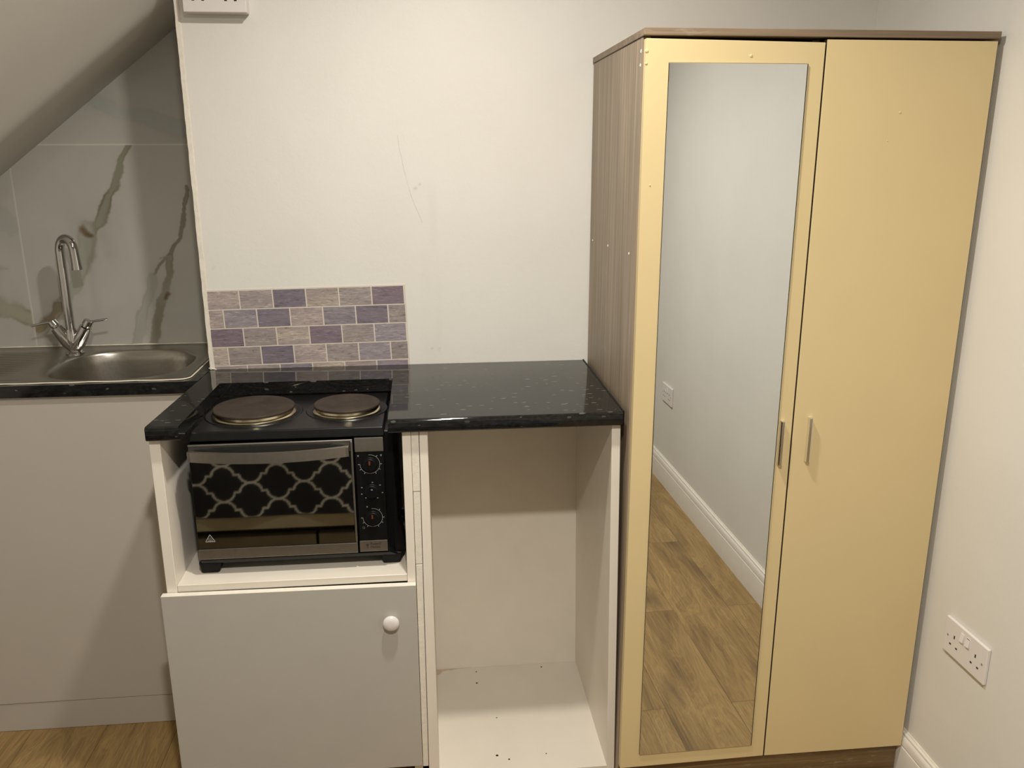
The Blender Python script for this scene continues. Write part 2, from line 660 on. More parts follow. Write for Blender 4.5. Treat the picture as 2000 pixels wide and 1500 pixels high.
# back wall: solid core plus a marked front skin
b = MB()
b.box(0.0, 1.80, 0.002, 0.45, 0, Z_CEIL)
wall_back = struct(b.build('wall_back', 'wall', smooth=False))
xs = np.linspace(0.0, 1.7588, 440)
zs = np.linspace(0.0, Z_CEIL, 480)
X, Z = np.meshgrid(xs, zs, indexing='ij')
C = np.ones(X.shape + (4,))
for (cx, cz, rx, rz, a) in ((0.60, 1.40, 0.013, 0.10, 0.10), (0.575, 1.20, 0.012, 0.13, 0.10), (0.605, 1.12, 0.014, 0.09, 0.09),
                            (0.585, 1.03, 0.02, 0.05, 0.08), (0.30, 1.62, 0.2, 0.10, 0.03), (0.42, 1.30, 0.12, 0.05, 0.035)):
    g = a * np.exp(-((X - cx) / rx) ** 4 - ((Z - cz) / rz) ** 4) * (0.7 + 0.5 * wob(X, Z, 40, 3))
    blend(C, g, (0.68, 0.66, 0.63))
for (cx, cz, r) in ((0.5565, 1.468, 0.004), (0.568, 1.478, 0.003), (0.588, 1.042, 0.003), (0.608, 1.04, 0.003), (0.03, 1.27, 0.003)):
    blend(C, 0.35 * np.exp(-((X - cx) ** 2 + (Z - cz) ** 2) / r ** 2), (0.4, 0.36, 0.3))
P = np.stack([X, np.zeros_like(X), Z], -1)
sk = grid('wall_skin', 'wall_marked', P, C, wall_back)
# hairline crack in the plaster
b = MB()
cr = [(0.5155, 1.60), (0.5190, 1.565), (0.5235, 1.546), (0.5285, 1.515), (0.5365, 1.482), (0.5440, 1.452), (0.5535, 1.425), (0.5635, 1.402), (0.5720, 1.380)]
for (xa, za), (xb, zb) in zip(cr[:-1], cr[1:]):
    b.quad([(xa - 0.0004, -0.0003, za), (xb - 0.0004, -0.0003, zb), (xb + 0.0004, -0.0003, zb), (xa + 0.0004, -0.0003, za)])
MAT['crack'] = simple('crack', (0.56, 0.525, 0.47, 1), 0.8, 0.2, 200)
o = b.build('hairline_crack', 'crack', wall_back, False)

# marble-tiled alcove wall
xs = np.linspace(X_LEFT, 0.0, 401)
zs = np.linspace(0.94, 2.0, 354)
X, Z = np.meshgrid(xs, zs, indexing='ij')
C = np.ones(X.shape + (4,))
C[..., :3] = (0.475, 0.462, 0.425)
wx = X + 0.006 * wob(X, Z, 45, 1)
wz = Z + 0.006 * wob(X, Z, 45, 2)
mid = (X > -0.583) & (Z < 1.583)
left = (X < -0.583) & (Z < 1.583)
upper = Z > 1.583
GREEN, BROWN, GREY = (0.245, 0.245, 0.185), (0.15, 0.105, 0.055), (0.37, 0.365, 0.335)


def vein(mask, pts, w0, w1, core, edge, strength=0.9, halo=0.35):
    d, p = seg_dist(wx, wz, pts)
    wd = w0 + (w1 - w0) * p
    wd = wd * (1 + 0.3 * wob(X, Z, 60, 7))
    blend(C, mask * halo * np.exp(-(d / (wd * 2.4)) ** 2), GREY)
    blend(C, mask * strength * np.clip(1.25 - d / wd, 0, 1) * 1.4, core)
    e = np.exp(-((d - wd * 0.85) / (wd * 0.28)) ** 2)
    blend(C, mask * e * strength * (0.55 + 0.4 * wob(X, Z, 30, 9)), edge)


vein(mid, [(-0.238, 1.588), (-0.262, 1.562), (-0.283, 1.52), (-0.303, 1.47), (-0.330, 1.42), (-0.362, 1.362), (-0.392, 1.330)], 0.0055, 0.0150, GREEN, BROWN, 1.0, 0.15)
vein(mid, [(-0.392, 1.345), (-0.405, 1.30), (-0.42, 1.25), (-0.455, 1.18), (-0.50, 1.12), (-0.56, 1.06), (-0.60, 1.04)], 0.026, 0.012, (0.355, 0.36, 0.30), (0.21, 0.175, 0.11), 0.8, 0.3)
vein(mid, [(-0.408, 1.352), (-0.398, 1.338), (-0.385, 1.330)], 0.010, 0.006, BROWN, BROWN, 0.8)
vein(mid, [(-0.50, 1.125), (-0.535, 1.085), (-0.575, 1.055)], 0.012, 0.008, (0.24, 0.19, 0.12), BROWN, 0.8)
vein(mid, [(-0.108, 1.46), (-0.116, 1.405), (-0.124, 1.355), (-0.140, 1.315), (-0.172, 1.268), (-0.205, 1.236), (-0.226, 1.205)], 0.0065, 0.0045, (0.22, 0.21, 0.16), BROWN, 0.9, 0.2)
vein(mid, [(-0.226, 1.205), (-0.240, 1.165), (-0.258, 1.11), (-0.285, 1.04), (-0.30, 0.98)], 0.014, 0.016, (0.37, 0.37, 0.33), (0.26, 0.24, 0.185), 0.7, 0.2)
vein(mid, [(-0.170, 1.262), (-0.176, 1.22), (-0.195, 1.165), (-0.220, 1.10), (-0.238, 1.05), (-0.252, 0.98)], 0.008, 0.0125, (0.265, 0.25, 0.195), BROWN, 0.9, 0.2)
vein(mid, [(-0.19, 1.155), (-0.197, 1.140)], 0.008, 0.006, BROWN, BROWN, 0.7)
vein(mid, [(-0.20, 1.258), (-0.175, 1.262)], 0.003, 0.003, (0.3, 0.3, 0.26), BROWN, 0.5)
vein(left, [(-0.74, 1.17), (-0.67, 1.125), (-0.62, 1.10), (-0.575, 1.08)], 0.030, 0.022, (0.34, 0.335, 0.255), BROWN, 0.9)
vein(left, [(-0.75, 1.45), (-0.66, 1.40), (-0.60, 1.365)], 0.032, 0.028, (0.40, 0.40, 0.37), GREY, 0.6)
vein(left, [(-0.68, 1.245), (-0.63, 1.238)], 0.004, 0.004, GREY, GREY, 0.6)
vein(upper, [(-0.40, 1.76), (-0.36, 1.712), (-0.30, 1.685), (-0.22, 1.66), (-0.12, 1.63), (0.0, 1.62)], 0.007, 0.03, (0.40, 0.41, 0.38), GREY, 0.6)
# grout joints
for g in (np.exp(-((Z - 1.583) / 0.0016) ** 2), (Z < 1.583) * np.exp(-((X + 0.583) / 0.0016) ** 2), (Z > 1.583) * np.exp(-((X + 0.883) / 0.0016) ** 2)):
    blend(C, g, (0.66, 0.645, 0.58))
P = np.stack([X, np.full_like(X, Y_MARBLE), Z], -1)
b = MB()
b.box(X_LEFT, 0.0, Y_MARBLE + 0.002, 0.45, 0, 2.3)
wall_al = struct(b.build('wall_alcove', 'wall', smooth=False))
grid('marble_tiling', 'marble', P, C, wall_al)

# sloping soffit over the sink: rises to the right, rounded front edge, then a raked face towards the room
prof = [(0.36, 0.0), (0.18, 0.0), (0.115, 0.0), (0.098, 0.0015), (0.084, 0.0065), (0.070, 0.0145), (0.050, 0.0263)]
tau = math.tan(math.radians(31))
y0, h0 = prof[-1]
prof += [(y0 - d, h0 + d * tau) for d in (0.05, 0.15, 0.4, 0.8, 1.2, 1.7)]
xs = np.linspace(X_LEFT, 0.0, 25)
P = np.zeros((len(xs), len(prof), 3))
for i, x in enumerate(xs):
    for j, (y, h) in enumerate(prof):
        P[i, j] = (x, y, min(1.962 + 0.761 * x + h, Z_CEIL + 0.03))
so = grid('ceiling_slope', 'ceiling_paint', P)
sm = so.modifiers.new('thickness', 'SOLIDIFY')
sm.thickness = 0.02
sm.offset = -1 if so.data.polygons[0].normal.z < 0 else 1
struct(so)

# raw plaster edge on the corner of the back wall
b = MB()
n = 90
la, lb, lc, ld = [], [], [], []
rr = random.Random(5)
for i in range(n + 1):
    z = 1.0 + (Z_CEIL - 1.0) * i / n
    j1 = rr.uniform(-0.0005, 0.0005)
    j2 = rr.uniform(-0.0008, 0.0008)
    la.append((-0.0035 + j1, 0.004, z))
    lb.append((-0.0030 + j1, -0.0038 + j1 * 0.6, z))
    lc.append((0.0065 + j2, -0.0030 + j2 * 0.5, z))
    ld.append((0.0095 + j2, 0.0006, z))
b.rings([la, lb, lc, ld], closed=False)
struct(b.build('trim_1', 'raw_white_edge', smooth=False, recalc=True))
# stained sealant at the foot of that corner
b = MB()
pts = [(-0.012 + 0.012 * i, -0.0055 + 0.0012 * math.sin(i * 2.3), 1.0035 + 0.0012 * math.sin(i * 1.7)) for i in range(9)]
pts = [(-0.006, -0.002, 1.004), (0.004, -0.004, 1.0025), (0.014, -0.004, 1.0004)]
b.tube(pts, 0.0014, 6)
o = b.build('trim_2', 'caulk')
struct(o)

# skirting along the right wall
prof = [(0, 0), (0.018, 0), (0.018, 0.082), (0.0168, 0.0855), (0.0135, 0.0872), (0.0135, 0.0885), (0.0165, 0.0905), (0.0155, 0.104), (0.0125, 0.1105),
        (0.0085, 0.1130), (0.0085, 0.1140), (0.0105, 0.1155), (0.0095, 0.1185), (0.006, 0.1200), (0, 0.1200)]
b = MB()
b.prism([(wall_x(-0.503) - t * 0.9, -0.503, z * 1.055) for t, z in prof], [(wall_x(Y_FRONT) - t * 0.9, Y_FRONT, z * 1.055) for t, z in prof])
struct(b.build('baseboard_right', 'white_paint'))
b = MB()
b.tube([(wall_x(y) - 0.001, y, 0.1282 + 0.0004 * math.sin(y * 31)) for y in np.linspace(-0.504, Y_FRONT + 0.01, 60)], 0.0022, 6)
struct(b.build('trim_3', 'caulk'))
prof2 = [(t, z) for t, z in prof]
b = MB()
b.prism([(X_LEFT + 0.001, Y_FRONT + t, z) for t, z in prof2], [(wall_x(Y_FRONT) - 0.02, Y_FRONT + t, z) for t, z in prof2])
struct(b.build('baseboard_front', 'white_paint'))


# ------------------------------------------------------------------ wardrobe
YD = -0.5281
XA, XM, XR = 1.0169, 1.3853, 1.7476
ZB, ZT = 0.095, 1.768
wd = thing('wardrobe', 'tall two-door wardrobe with cream doors, a long mirror and grey-brown wood-effect sides', 'wardrobe', (1.3822, -0.26, 0))
WF = -0.510
b = MB(); b.box(XA, XA + 0.016, WF, -0.006, 0.0, 1.774); b.bevel(0.0008, 1)
sp_ = b.build('side_panel', 'wardrobe_wood', wd)
for (y, z, r) in ((-0.045, 1.333, 0.0022), (-0.235, 1.338, 0.0030), (-0.452, 1.343, 0.0030), (-0.498, 1.748, 0.0035), (-0.496, 1.722, 0.0030)):
    b = MB()      # dried drops of paint
    b.rings([[(XA - h, y + q * math.cos(a) * 0.8, z + q * math.sin(a) * 1.3) for a in [k * math.pi / 5 for k in range(10)]] for q, h in ((r, -0.0003), (r * 0.75, 0.0010), (r * 0.2, 0.0016))], True, True, True)
    b.build('paint_drop', 'white_paint', sp_)
b = MB(); b.box(XR - 0.016, XR, WF, -0.006, 0.0, 1.774); b.bevel(0.0008, 1)
b.build('side_panel', 'wardrobe_wood', wd)
b = MB(); b.box(XA - 0.002, XR + 0.0045, YD - 0.002, -0.004, 1.7745, 1.7885); b.bevel(0.001, 1)
b.build('top_board', 'wardrobe_board_wood', wd)
b = MB(); b.box(XA + 0.016, XR - 0.016, WF + 0.002, -0.012, 0.080, 0.096)
b.build('bottom_board', 'wardrobe_board_wood', wd)
b = MB(); b.box(XA + 0.016, XR - 0.016, -0.012, -0.007, 0.0, 1.774)
b.build('back_panel', 'wardrobe_wood', wd)
b = MB(); b.box(XA + 0.001, XR - 0.001, WF - 0.0010, WF - 0.0002, 0.0, 0.080); b.box(XA + 0.0165, XR - 0.0165, WF + 0.0005, WF + 0.016, 0.0, 0.079); b.bevel(0.001, 1)
b.build('plinth', 'plinth_wood', wd)
b = MB(); b.box(1.377, 1.393, WF + 0.03, -0.012, 0.096, 1.774)
b.build('middle_panel', 'wardrobe_wood', wd)


def door_handle(xc, z0, z1, ydoor, parent, m=None):
    h = MB()
    h.prism([(xc - 0.0045, ydoor + 0.0004, z0), (xc - 0.0042, ydoor - 0.0125, z0), (xc + 0.0026, ydoor - 0.0140, z0), (xc + 0.0050, ydoor + 0.0004, z0)],
            [(xc - 0.0045, ydoor + 0.0004, z1), (xc - 0.0042, ydoor - 0.0125, z1), (xc + 0.0026, ydoor - 0.0140, z1), (xc + 0.0050, ydoor + 0.0004, z1)])
    h.bevel(0.0012, 2)
    if m is not None:
        h.xform(m)
    return h.build('handle', 'handle_chrome', parent)


# right door, flush
b = MB(); b.box(XM + 0.0014, XR, YD, YD + 0.0165, ZB, ZT + 0.002); b.bevel(0.0006, 1)
for (x, z, r) in ((1.555, 1.632, 0.003), (1.534, 1.576, 0.0014)):
    b.lathe([(r, -0.0002), (r * 0.8, 0.0007), (r * 0.2, 0.0012)], (x, YD, z), 'y', 10)
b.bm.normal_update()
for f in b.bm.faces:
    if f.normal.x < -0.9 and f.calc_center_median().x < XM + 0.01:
        f.material_index = 1  # meeting edge coloured dark brown as painted shade for the gap between the doors
dr = b.build('door', ['cream_door', 'gap_shade_brown'], wd)
door_handle(1.4228, 0.8790, 0.9830, YD, dr)
# left door, hinge edge standing proud of the carcass
TILT = 0.0213
ML = Matrix.Translation((XM, YD, 0)) @ Matrix.Rotation(TILT, 4, 'Z') @ Matrix.Translation((-XM, -YD, 0))
LW = XM - 0.0018
b = MB(); b.box(XA, LW, YD, YD + 0.0165, ZB, ZT); b.bevel(0.0012, 2)
for v in b.bm.verts:          # the door hangs a little low at its free edge
    if v.co.z > 1.5:
        v.co.z -= 0.0035 * (v.co.x - XA) / (LW - XA)
for (x, z, r) in ((1.2305, 1.738, 0.0035), (1.035, 1.49, 0.0018), (1.0185, 1.745, 0.004), (1.0183, 1.722, 0.003)):
    b.lathe([(r, -0.0002), (r * 0.8, 0.0009), (r * 0.2, 0.0016)], (x, YD, z), 'y', 10)
b.xform(ML)
dl = b.build('door', 'cream_door', wd)
b = MB(); b.box(1.0640, 1.3480, YD - 0.0035, YD + 0.0002, 0.1310, 1.7235); b.bevel(0.0006, 1); b.xform(ML)
mi = b.build('mirror', 'mirror_glass', dl, False)
mi['label'] = 'tall frameless mirror'
b = MB(); b.box(1.3482, 1.3492, YD - 0.0033, YD, 0.1310, 1.7235)
b.box(1.0635, 1.0639, YD - 0.0010, YD, 0.1310, 1.7235); b.box(1.0635, 1.3492, YD - 0.0015, YD, 1.7236, 1.7241); b.xform(ML)
b.build('mirror_edge', 'dark_gap', dl, False)
door_handle(1.3585, 0.8740, 0.9775, YD, dl, ML)


# ------------------------------------------------------------------ worktops
WT0, WT1 = 0.968, 1.0
NB = -0.150


def worktop_poly(poly, name, bevel_edges=0.006):
    b = MB()
    b.prism([(x, y, WT0) for x, y in poly], [(x, y, WT1) for x, y in poly])
    bmesh.ops.recalc_face_normals(b.bm, faces=b.bm.faces)
    return b


poly = [(-0.0195, -0.5021), (0.0490, -0.5021), (0.0552, NB), (0.4856, NB), (0.4868, -0.5021), (1.0035, -0.5021), (1.0035, -0.0022), (0.0, -0.0022)]
b = worktop_poly(poly, 'k')
fr = [e for e in b.bm.edges if all(abs(v.co.y + 0.5021) < 1e-4 for v in e.verts) and abs(e.verts[0].co.z - e.verts[1].co.z) < 1e-5]
bmesh.ops.bevel(b.bm, geom=fr, offset=0.007, segments=4, affect='EDGES', profile=0.5)
kt = b.build('kitchen_worktop', 'worktop')
tag(kt, 'glossy black speckled worktop notched around the small oven, beside the wardrobe', 'worktop')
b = MB(); b.box(1.0037, 1.0072, -0.5000, -0.001, WT0, WT1 + 0.0022); b.bevel(0.0006, 1)
b.build('end_strip', 'black_plastic', kt)

# sink worktop, a frame around the inset sink
SY0 = -0.1180
b = MB()
b.box(X_LEFT + 0.002, -0.0065, SY0, -0.082, WT0, WT1 - 0.0005)
b.box(X_LEFT + 0.002, -0.0045, 0.315, 0.329, WT0, WT1 - 0.0005)
b.box(-0.042, -0.0045, -0.082, 0.315, WT0, WT1 - 0.0005)
b.box(X_LEFT + 0.002, -0.93, -0.082, 0.315, WT0, WT1 - 0.0005)
swt = b.build('sink_worktop', 'worktop')
tag(swt, 'black speckled worktop strip holding the steel sink, in the tiled alcove', 'worktop')

# ------------------------------------------------------------------ sink
sk = thing('kitchen_sink', 'stainless steel inset sink with rounded bowl and ribbed drainer', 'sink', (-0.45, 0.11, 1.0))
BC = (-0.252, 0.086)
BA, BB = 0.178, 0.171
NA = 200


def outer(t):
    # rounded rectangle of the deck seen from the bowl centre
    x0, x1, ya, yb, r = -0.940, -0.033, -0.104, 0.3225, 0.022
    c, s = math.cos(t), math.sin(t)
    k = 1e9
    if c > 1e-9: k = min(k, (x1 - BC[0]) / c)
    if c < -1e-9: k = min(k, (x0 - BC[0]) / c)
    if s > 1e-9: k = min(k, (yb - BC[1]) / s)
    if s < -1e-9: k = min(k, (ya - BC[1]) / s)
    return k * c, k * s


def super_e(t, a, bb, n=2.7):
    c, s = math.cos(t), math.sin(t)
    k = (abs(c / a) ** n + abs(s / bb) ** n) ** (-1 / n)
    return k * c, k * s


# angles: even plus the deck corners
ang = [2 * math.pi * i / NA for i in range(NA)]
for cx, cy in ((-0.940, -0.104), (-0.033, -0.104), (-0.033, 0.3225), (-0.940, 0.3225)):
    ang.append(math.atan2(cy - BC[1], cx - BC[0]) % (2 * math.pi))
ang = sorted(set(round(a, 5) for a in ang))
loops = []
Zs = WT1


def loop_outer(scale_in, z):
    lp = []
    for t in ang:
        x, y = outer(t)
        X_, Y_ = BC[0] + x, BC[1] + y
        # inset by scale_in metres
        X_ = min(max(X_, -0.940 + scale_in), -0.033 - scale_in)
        Y_ = min(max(Y_, -0.104 + scale_in), 0.3225 - scale_in)
        # round the corners a little
        for cx, cy, sx, sy in ((-0.033 - scale_in, -0.104 + scale_in, -1, 1), (-0.033 - scale_in, 0.3225 - scale_in, -1, -1),
                               (-0.94 + scale_in, -0.104 + scale_in, 1, 1), (-0.94 + scale_in, 0.3225 - scale_in, 1, -1)):
            r = 0.022
            ox, oy = cx + sx * r, cy + sy * r
            if (X_ - ox) * sx < 0 and (Y_ - oy) * sy < 0:
                d = math.hypot(X_ - ox, Y_ - oy)
                if d > r:
                    X_, Y_ = ox + (X_ - ox) * r / d, oy + (Y_ - oy) * r / d
        lp.append((X_, Y_, z))
    return lp


loops.append(loop_outer(0.0, Zs + 0.0002))
loops.append(loop_outer(0.0005, Zs + 0.0036))
loops.append(loop_outer(0.0030, Zs + 0.0046))
loops.append(loop_outer(0.0060, Zs + 0.0030))
lo = loop_outer(0.0085, Zs + 0.0020)
loops.append(lo)
bo = [(BC[0] + super_e(t, BA + 0.006, BB + 0.004)[0], BC[1] + super_e(t, BA + 0.006, BB + 0.004)[1], Zs + 0.0020) for t in ang]
for q in (0.33, 0.66):
    loops.append([tuple(a[i] * (1 - q) + c[i] * q for i in range(3)) for a, c in zip(lo, bo)])
loops.append(bo)
for (da, dz, n_) in ((0.003, 0.0012, 2.7), (0.0, -0.0015, 2.7), (-0.003, -0.007, 2.75), (-0.007, -0.03, 2.8), (-0.012, -0.08, 2.9), (-0.020, -0.12, 3), (-0.032, -0.138, 3),
                     (-0.055, -0.147, 3), (-0.10, -0.150, 2.6), (-0.14, -0.152, 2.0)):
    loops.append([(BC[0] + super_e(t, BA + da, BB + da, n_)[0], BC[1] + super_e(t, BA + da, BB + da, n_)[1], Zs + dz) for t in ang])
b = MB()
b.rings(loops, True, False, True)
b.build('bowl', 'sink_steel', sk)
# ribbed drainer, tapering towards the bowl
xs = np.linspace(-0.925, -0.452, 70)
ys = np.linspace(-0.070, 0.285, 178)
X, Y = np.meshgrid(xs, ys, indexing='ij')
edge = np.clip((-0.475 - 0.05 * np.abs((Y - 0.1) / 0.18) ** 2 - X) / 0.05, 0, 1) * np.clip((Y + 0.055) / 0.02, 0, 1) * np.clip((0.27 - Y) / 0.02, 0, 1)
Zg = WT1 + 0.0026 + edge * (0.0016 * np.sin(2 * np.pi * Y / 0.0215) - 0.0002)
Zg = np.where((X == xs[-1]) | (Y == ys[0]) | (Y == ys[-1]) | (X == xs[0]), WT1 + 0.0019, Zg)
P = np.stack([X, Y, Zg], -1) - np.array(sk.location)
grid('drainer', 'sink_steel', P, None, sk)
b = MB()
b.lathe([(0.030, 0.0), (0.034, 0.002), (0.030, 0.004), (0.012, 0.002)], (BC[0], BC[1], Zs - 0.1515), 'z', 28)
b.build('strainer', 'chrome', sk)
b = MB()
bd_ = [(-0.94 + 0.885 * i / 40, -0.1052, 1.0012 + 0.0005 * math.sin(i * 1.3)) for i in range(41)]
bd_ += [(-0.044, -0.1010, 1.0016), (-0.0355, -0.0930, 1.0018), (-0.0318, -0.082, 1.0014), (-0.0316, -0.06, 1.0012), (-0.0316, -0.02, 1.0010), (-0.0316, 0.05, 1.0012), (-0.0316, 0.12, 1.0012)]
b.tube(bd_, 0.0017, 6)
b.build('sealant_bead', 'caulk', sk)
# bead of sealant between sink and tiles, and at the front right of the rim
b = MB()
b.tube([(-0.94 + 0.93 * i / 30, 0.3265, 1.0028 + 0.0008 * math.sin(i * 2.1)) for i in range(31)], 0.0034, 6)
struct(b.build('trim_4', 'caulk'))

# ------------------------------------------------------------------ tap
TX, TY = -0.434, 0.227
tp = thing('mixer_tap', 'chrome swan-neck mixer tap with two lever handles on the sink', 'tap', (TX, TY, 1.002))
b = MB()
b.lathe([(0.026, 0.0), (0.026, 0.004), (0.021, 0.007), (0.017, 0.012), (0.017, 0.020), (0.019, 0.024)], (TX, TY, 1.002), 'z', 32)
b.tube([(TX, TY, 1.022), (TX - 0.002, TY, 1.040), (TX - 0.004, TY, 1.075)], [0.0185, 0.0215, 0.0140], 20)
for s in (-1, 1):
    b.tube([(TX, TY, 1.018), (TX + s * 0.014, TY - 0.002, 1.036), (TX + s * 0.030, TY - 0.004, 1.062), (TX + s * 0.040, TY - 0.005, 1.080)], [0.0165, 0.0195, 0.0180, 0.0165], 20)
wb_ = MB()
pz = [(-0.012, 1.014), (0.012, 1.014), (0.030, 1.040), (0.049, 1.074), (0.036, 1.084), (0.016, 1.060), (0.0, 1.048), (-0.016, 1.060), (-0.036, 1.084), (-0.049, 1.074), (-0.030, 1.040)]
wb_.prism([(TX + p, TY - 0.013, q) for p, q in pz], [(TX + p, TY + 0.008, q) for p, q in pz])
wb_.bevel(0.004, 3)
me_ = bpy.data.meshes.new('web')
wb_.bm.to_mesh(me_)
wb_.bm.free()
b.bm.from_mesh(me_)
bpy.data.meshes.remove(me_)
b.build('body', 'chrome', tp)
b = MB()
pp = [(TX - 0.004, TY, 1.055 + 0.02 * i) for i in range(12)]
z_a = 1.293
ca = Vector((TX + 0.0195, TY - 0.011))
R = 0.0262
for i in range(0, 17):
    a = math.pi - math.radians(168) * i / 16
    d = Vector((0.90, -0.43)).normalized()
    o_ = Vector((TX - 0.004, TY)) + d * (R * (1 + math.cos(a)))
    pp.append((o_.x, o_.y, z_a + R * 1.45 * math.sin(a)))
lx = pp[-1]
pp.append((lx[0] + 0.002, lx[1] - 0.001, lx[2] - 0.030))
pp.append((lx[0] + 0.003, lx[1] - 0.0015, lx[2] - 0.055))
rad = [0.0122] * (len(pp) - 2) + [0.0128, 0.0142]
b.tube(pp, rad, 20)
b.build('spout', 'chrome', tp)
for s in (-1, 1):
    b = MB()
    a = Vector((TX + s * 0.0405, TY - 0.005, 1.081))
    d = Vector((s * 0.52, 0, 0.85)).normalized()
    b.tube([a, a + d * 0.006, a + d * 0.0065, a + d * 0.020, a + d * 0.021], [0.0120, 0.0120, 0.0145, 0.0130, 0.010], 18)
    e = a + d * 0.015
    tip = (TX - 0.1075, TY - 0.004, 1.086) if s < 0 else (TX + 0.1015, TY - 0.004, 1.1015)
    e2 = e + Vector((s * 0.012, 0, 0.002))
    b.tube([e, e2, tuple(e2 + (Vector(tip) - e2) * 0.08), tuple(e2 + (Vector(tip) - e2) * 0.6), tip], [0.0045, 0.0040, 0.0036, 0.0034, 0.0030], 12)
    b.build('lever', 'chrome', tp)

# ------------------------------------------------------------------ sink cabinet
sc = thing('sink_cabinet', 'plain off-white base cabinet under the sink worktop', 'cabinet', (-0.6, 0.1, 0))
b = MB(); b.box(X_LEFT + 0.004, -0.022, -0.1060, -0.0900, 0.0885, 0.9675); b.bevel(0.001, 1)
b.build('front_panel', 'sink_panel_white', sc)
b = MB(); b.box(X_LEFT + 0.004, -0.022, -0.1037, -0.0880, 0.0005, 0.0860); b.bevel(0.0008, 1)
b.build('plinth', 'sink_panel_white', sc)
for x in (X_LEFT + 0.006, -0.040):
    b = MB(); b.box(x, x + 0.016, -0.0895, 0.325, 0.02, 0.9675)
    b.build('side_panel', 'white_laminate', sc)

# ------------------------------------------------------------------ oven cabinet
oc = thing('oven_cabinet', 'white base cabinet with open oven niche above a single knobbed door', 'cabinet', (0.26, -0.25, 0))
CF = -0.485
b = MB(); b.box(-0.0195, 0.0030, CF, -0.006, 0.0, WT0 - 0.0005); b.bevel(0.0008, 1)
b.build('side_panel', 'white_laminate', oc)
b = MB(); b.box(0.5155, 0.5345, CF, -0.006, 0.0, WT0 - 0.0005); b.bevel(0.0008, 1)
b.build('side_panel', 'white_laminate', oc)
b = MB(); b.box(0.0032, 0.5153, CF + 0.002, -0.010, 0.604, 0.622); b.bevel(0.0012, 1)
b.build('shelf', 'worn_laminate', oc)
b = MB(); b.box(0.0032, 0.5153, -0.0095, -0.0060, 0.10, WT0 - 0.001)
b.build('back_panel', 'white_laminate', oc)
b = MB(); b.box(0.0032, 0.5153, CF + 0.004, -0.0100, 0.10, 0.118)
b.build('bottom_panel', 'white_laminate', oc)
for (xa, xb, z0, z1, yo) in ((0.5352, 0.5522, 0.8255, WT0 - 0.001, 0.0), (0.5355, 0.5520, 0.6465, 0.8240, 0.0008), (0.5358, 0.5490, 0.1000, 0.6450, 0.0002)):
    edge = lambda z: 0.5500 + 0.0033 * z / 0.9675 - 0.0013      # follows the leaning neighbour
    b = MB()
    b.hexa([(xa, CF + yo, z0), (edge(z0), CF + yo, z0), (edge(z0), CF + 0.30, z0), (xa, CF + 0.30, z0),
            (xa, CF + yo, z1), (edge(z1), CF + yo, z1), (edge(z1), CF + 0.30, z1), (xa, CF + 0.30, z1)])
    b.bevel(0.0007, 1)
    b.build('filler_strip', 'raw_white_edge', oc)
b = MB(); b.box(0.520, 0.5340, CF + 0.003, CF + 0.02, 0.0, 0.098)
b.build('leg', 'raw_white_edge', oc)
b = MB(); b.box(-0.0285, 0.5345, CF - 0.0185, CF - 0.0015, 0.1175, 0.6065); b.bevel(0.001, 2)
for v in b.bm.verts:          # right side of the top edge sits a touch lower
    if v.co.z > 0.5:
        v.co.z -= 0.0035 * (v.co.x + 0.0285) / 0.563
b.bm.normal_update()
for f in b.bm.faces:
    if f.normal.z > 0.6 or f.normal.x > 0.6:
        f.material_index = 1
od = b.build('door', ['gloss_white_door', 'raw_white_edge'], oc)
b = MB()
b.lathe([(0.0110, 0.0), (0.0110, 0.0045), (0.0165, 0.0070), (0.0186, 0.0105), (0.0182, 0.0140), (0.0150, 0.0172), (0.0090, 0.0190), (0.003, 0.0196)], (0.4755, CF - 0.0185, 0.5160), 'y', 36)
b.build('knob', 'white_plastic', od)

# ------------------------------------------------------------------ open cabinet
pc = thing('open_cabinet', 'empty white doorless base cabinet beside the wardrobe', 'cabinet', (0.78, -0.25, 0))


def leaning(x0t, x1t, x0b, x1b, y0, y1, z0, z1):
    b = MB()
    b.hexa([(x0b, y0, z0), (x1b, y0, z0), (x1b, y1, z0), (x0b, y1, z0), (x0t, y0, z1), (x1t, y0, z1), (x1t, y1, z1), (x0t, y1, z1)])
    b.bevel(0.0008, 1)
    return b


leaning(0.5533, 0.5712, 0.5500, 0.5752, CF, -0.006, 0.0, WT0 - 0.0005).build('side_panel', 'white_laminate', pc)
leaning(0.9830, 1.0030, 0.9965, 1.0155, CF, -0.006, 0.0, WT0 - 0.0005).build('side_panel', 'white_laminate', pc)
b = MB()
b.hexa([(0.5752, -0.026, 0.03), (0.9960, -0.026, 0.03), (0.9960, -0.010, 0.03), (0.5752, -0.010, 0.03),
        (0.5712, -0.026, WT0 - 0.001), (0.9828, -0.026, WT0 - 0.001), (0.9828, -0.010, WT0 - 0.001), (0.5712, -0.010, WT0 - 0.001)])
b.build('back_panel', 'white_laminate', pc)
b = MB()
b.box(0.5752, 0.9960, CF + 0.001, -0.0265, 0.042, 0.062)
for (x, y, r) in ((0.690, -0.105, 0.0030), (0.888, -0.045, 0.0026), (0.692, -0.049, 0.0024), (0.735, -0.268, 0.0020), (0.7235, -0.418, 0.0036), (0.753, -0.435, 0.0026), (0.850, -0.424, 0.0018)):
    b.lathe([(r, 0), (r * 0.6, 0.0004)], (x, y, 0.0621), 'z', 12, True, True, 1)
b.build('base_panel', ['worn_laminate', 'dark_gap'], pc, False)
b = MB()   # rusty water stain in the back left corner
rr = random.Random(2)
pts = [(0.5760 + 0.10 * t, -0.0272 - 0.022 * (1 - t) ** 3 * (1 + 0.25 * rr.uniform(-1, 1)), 0.0623) for t in [i / 10 for i in range(11)]]
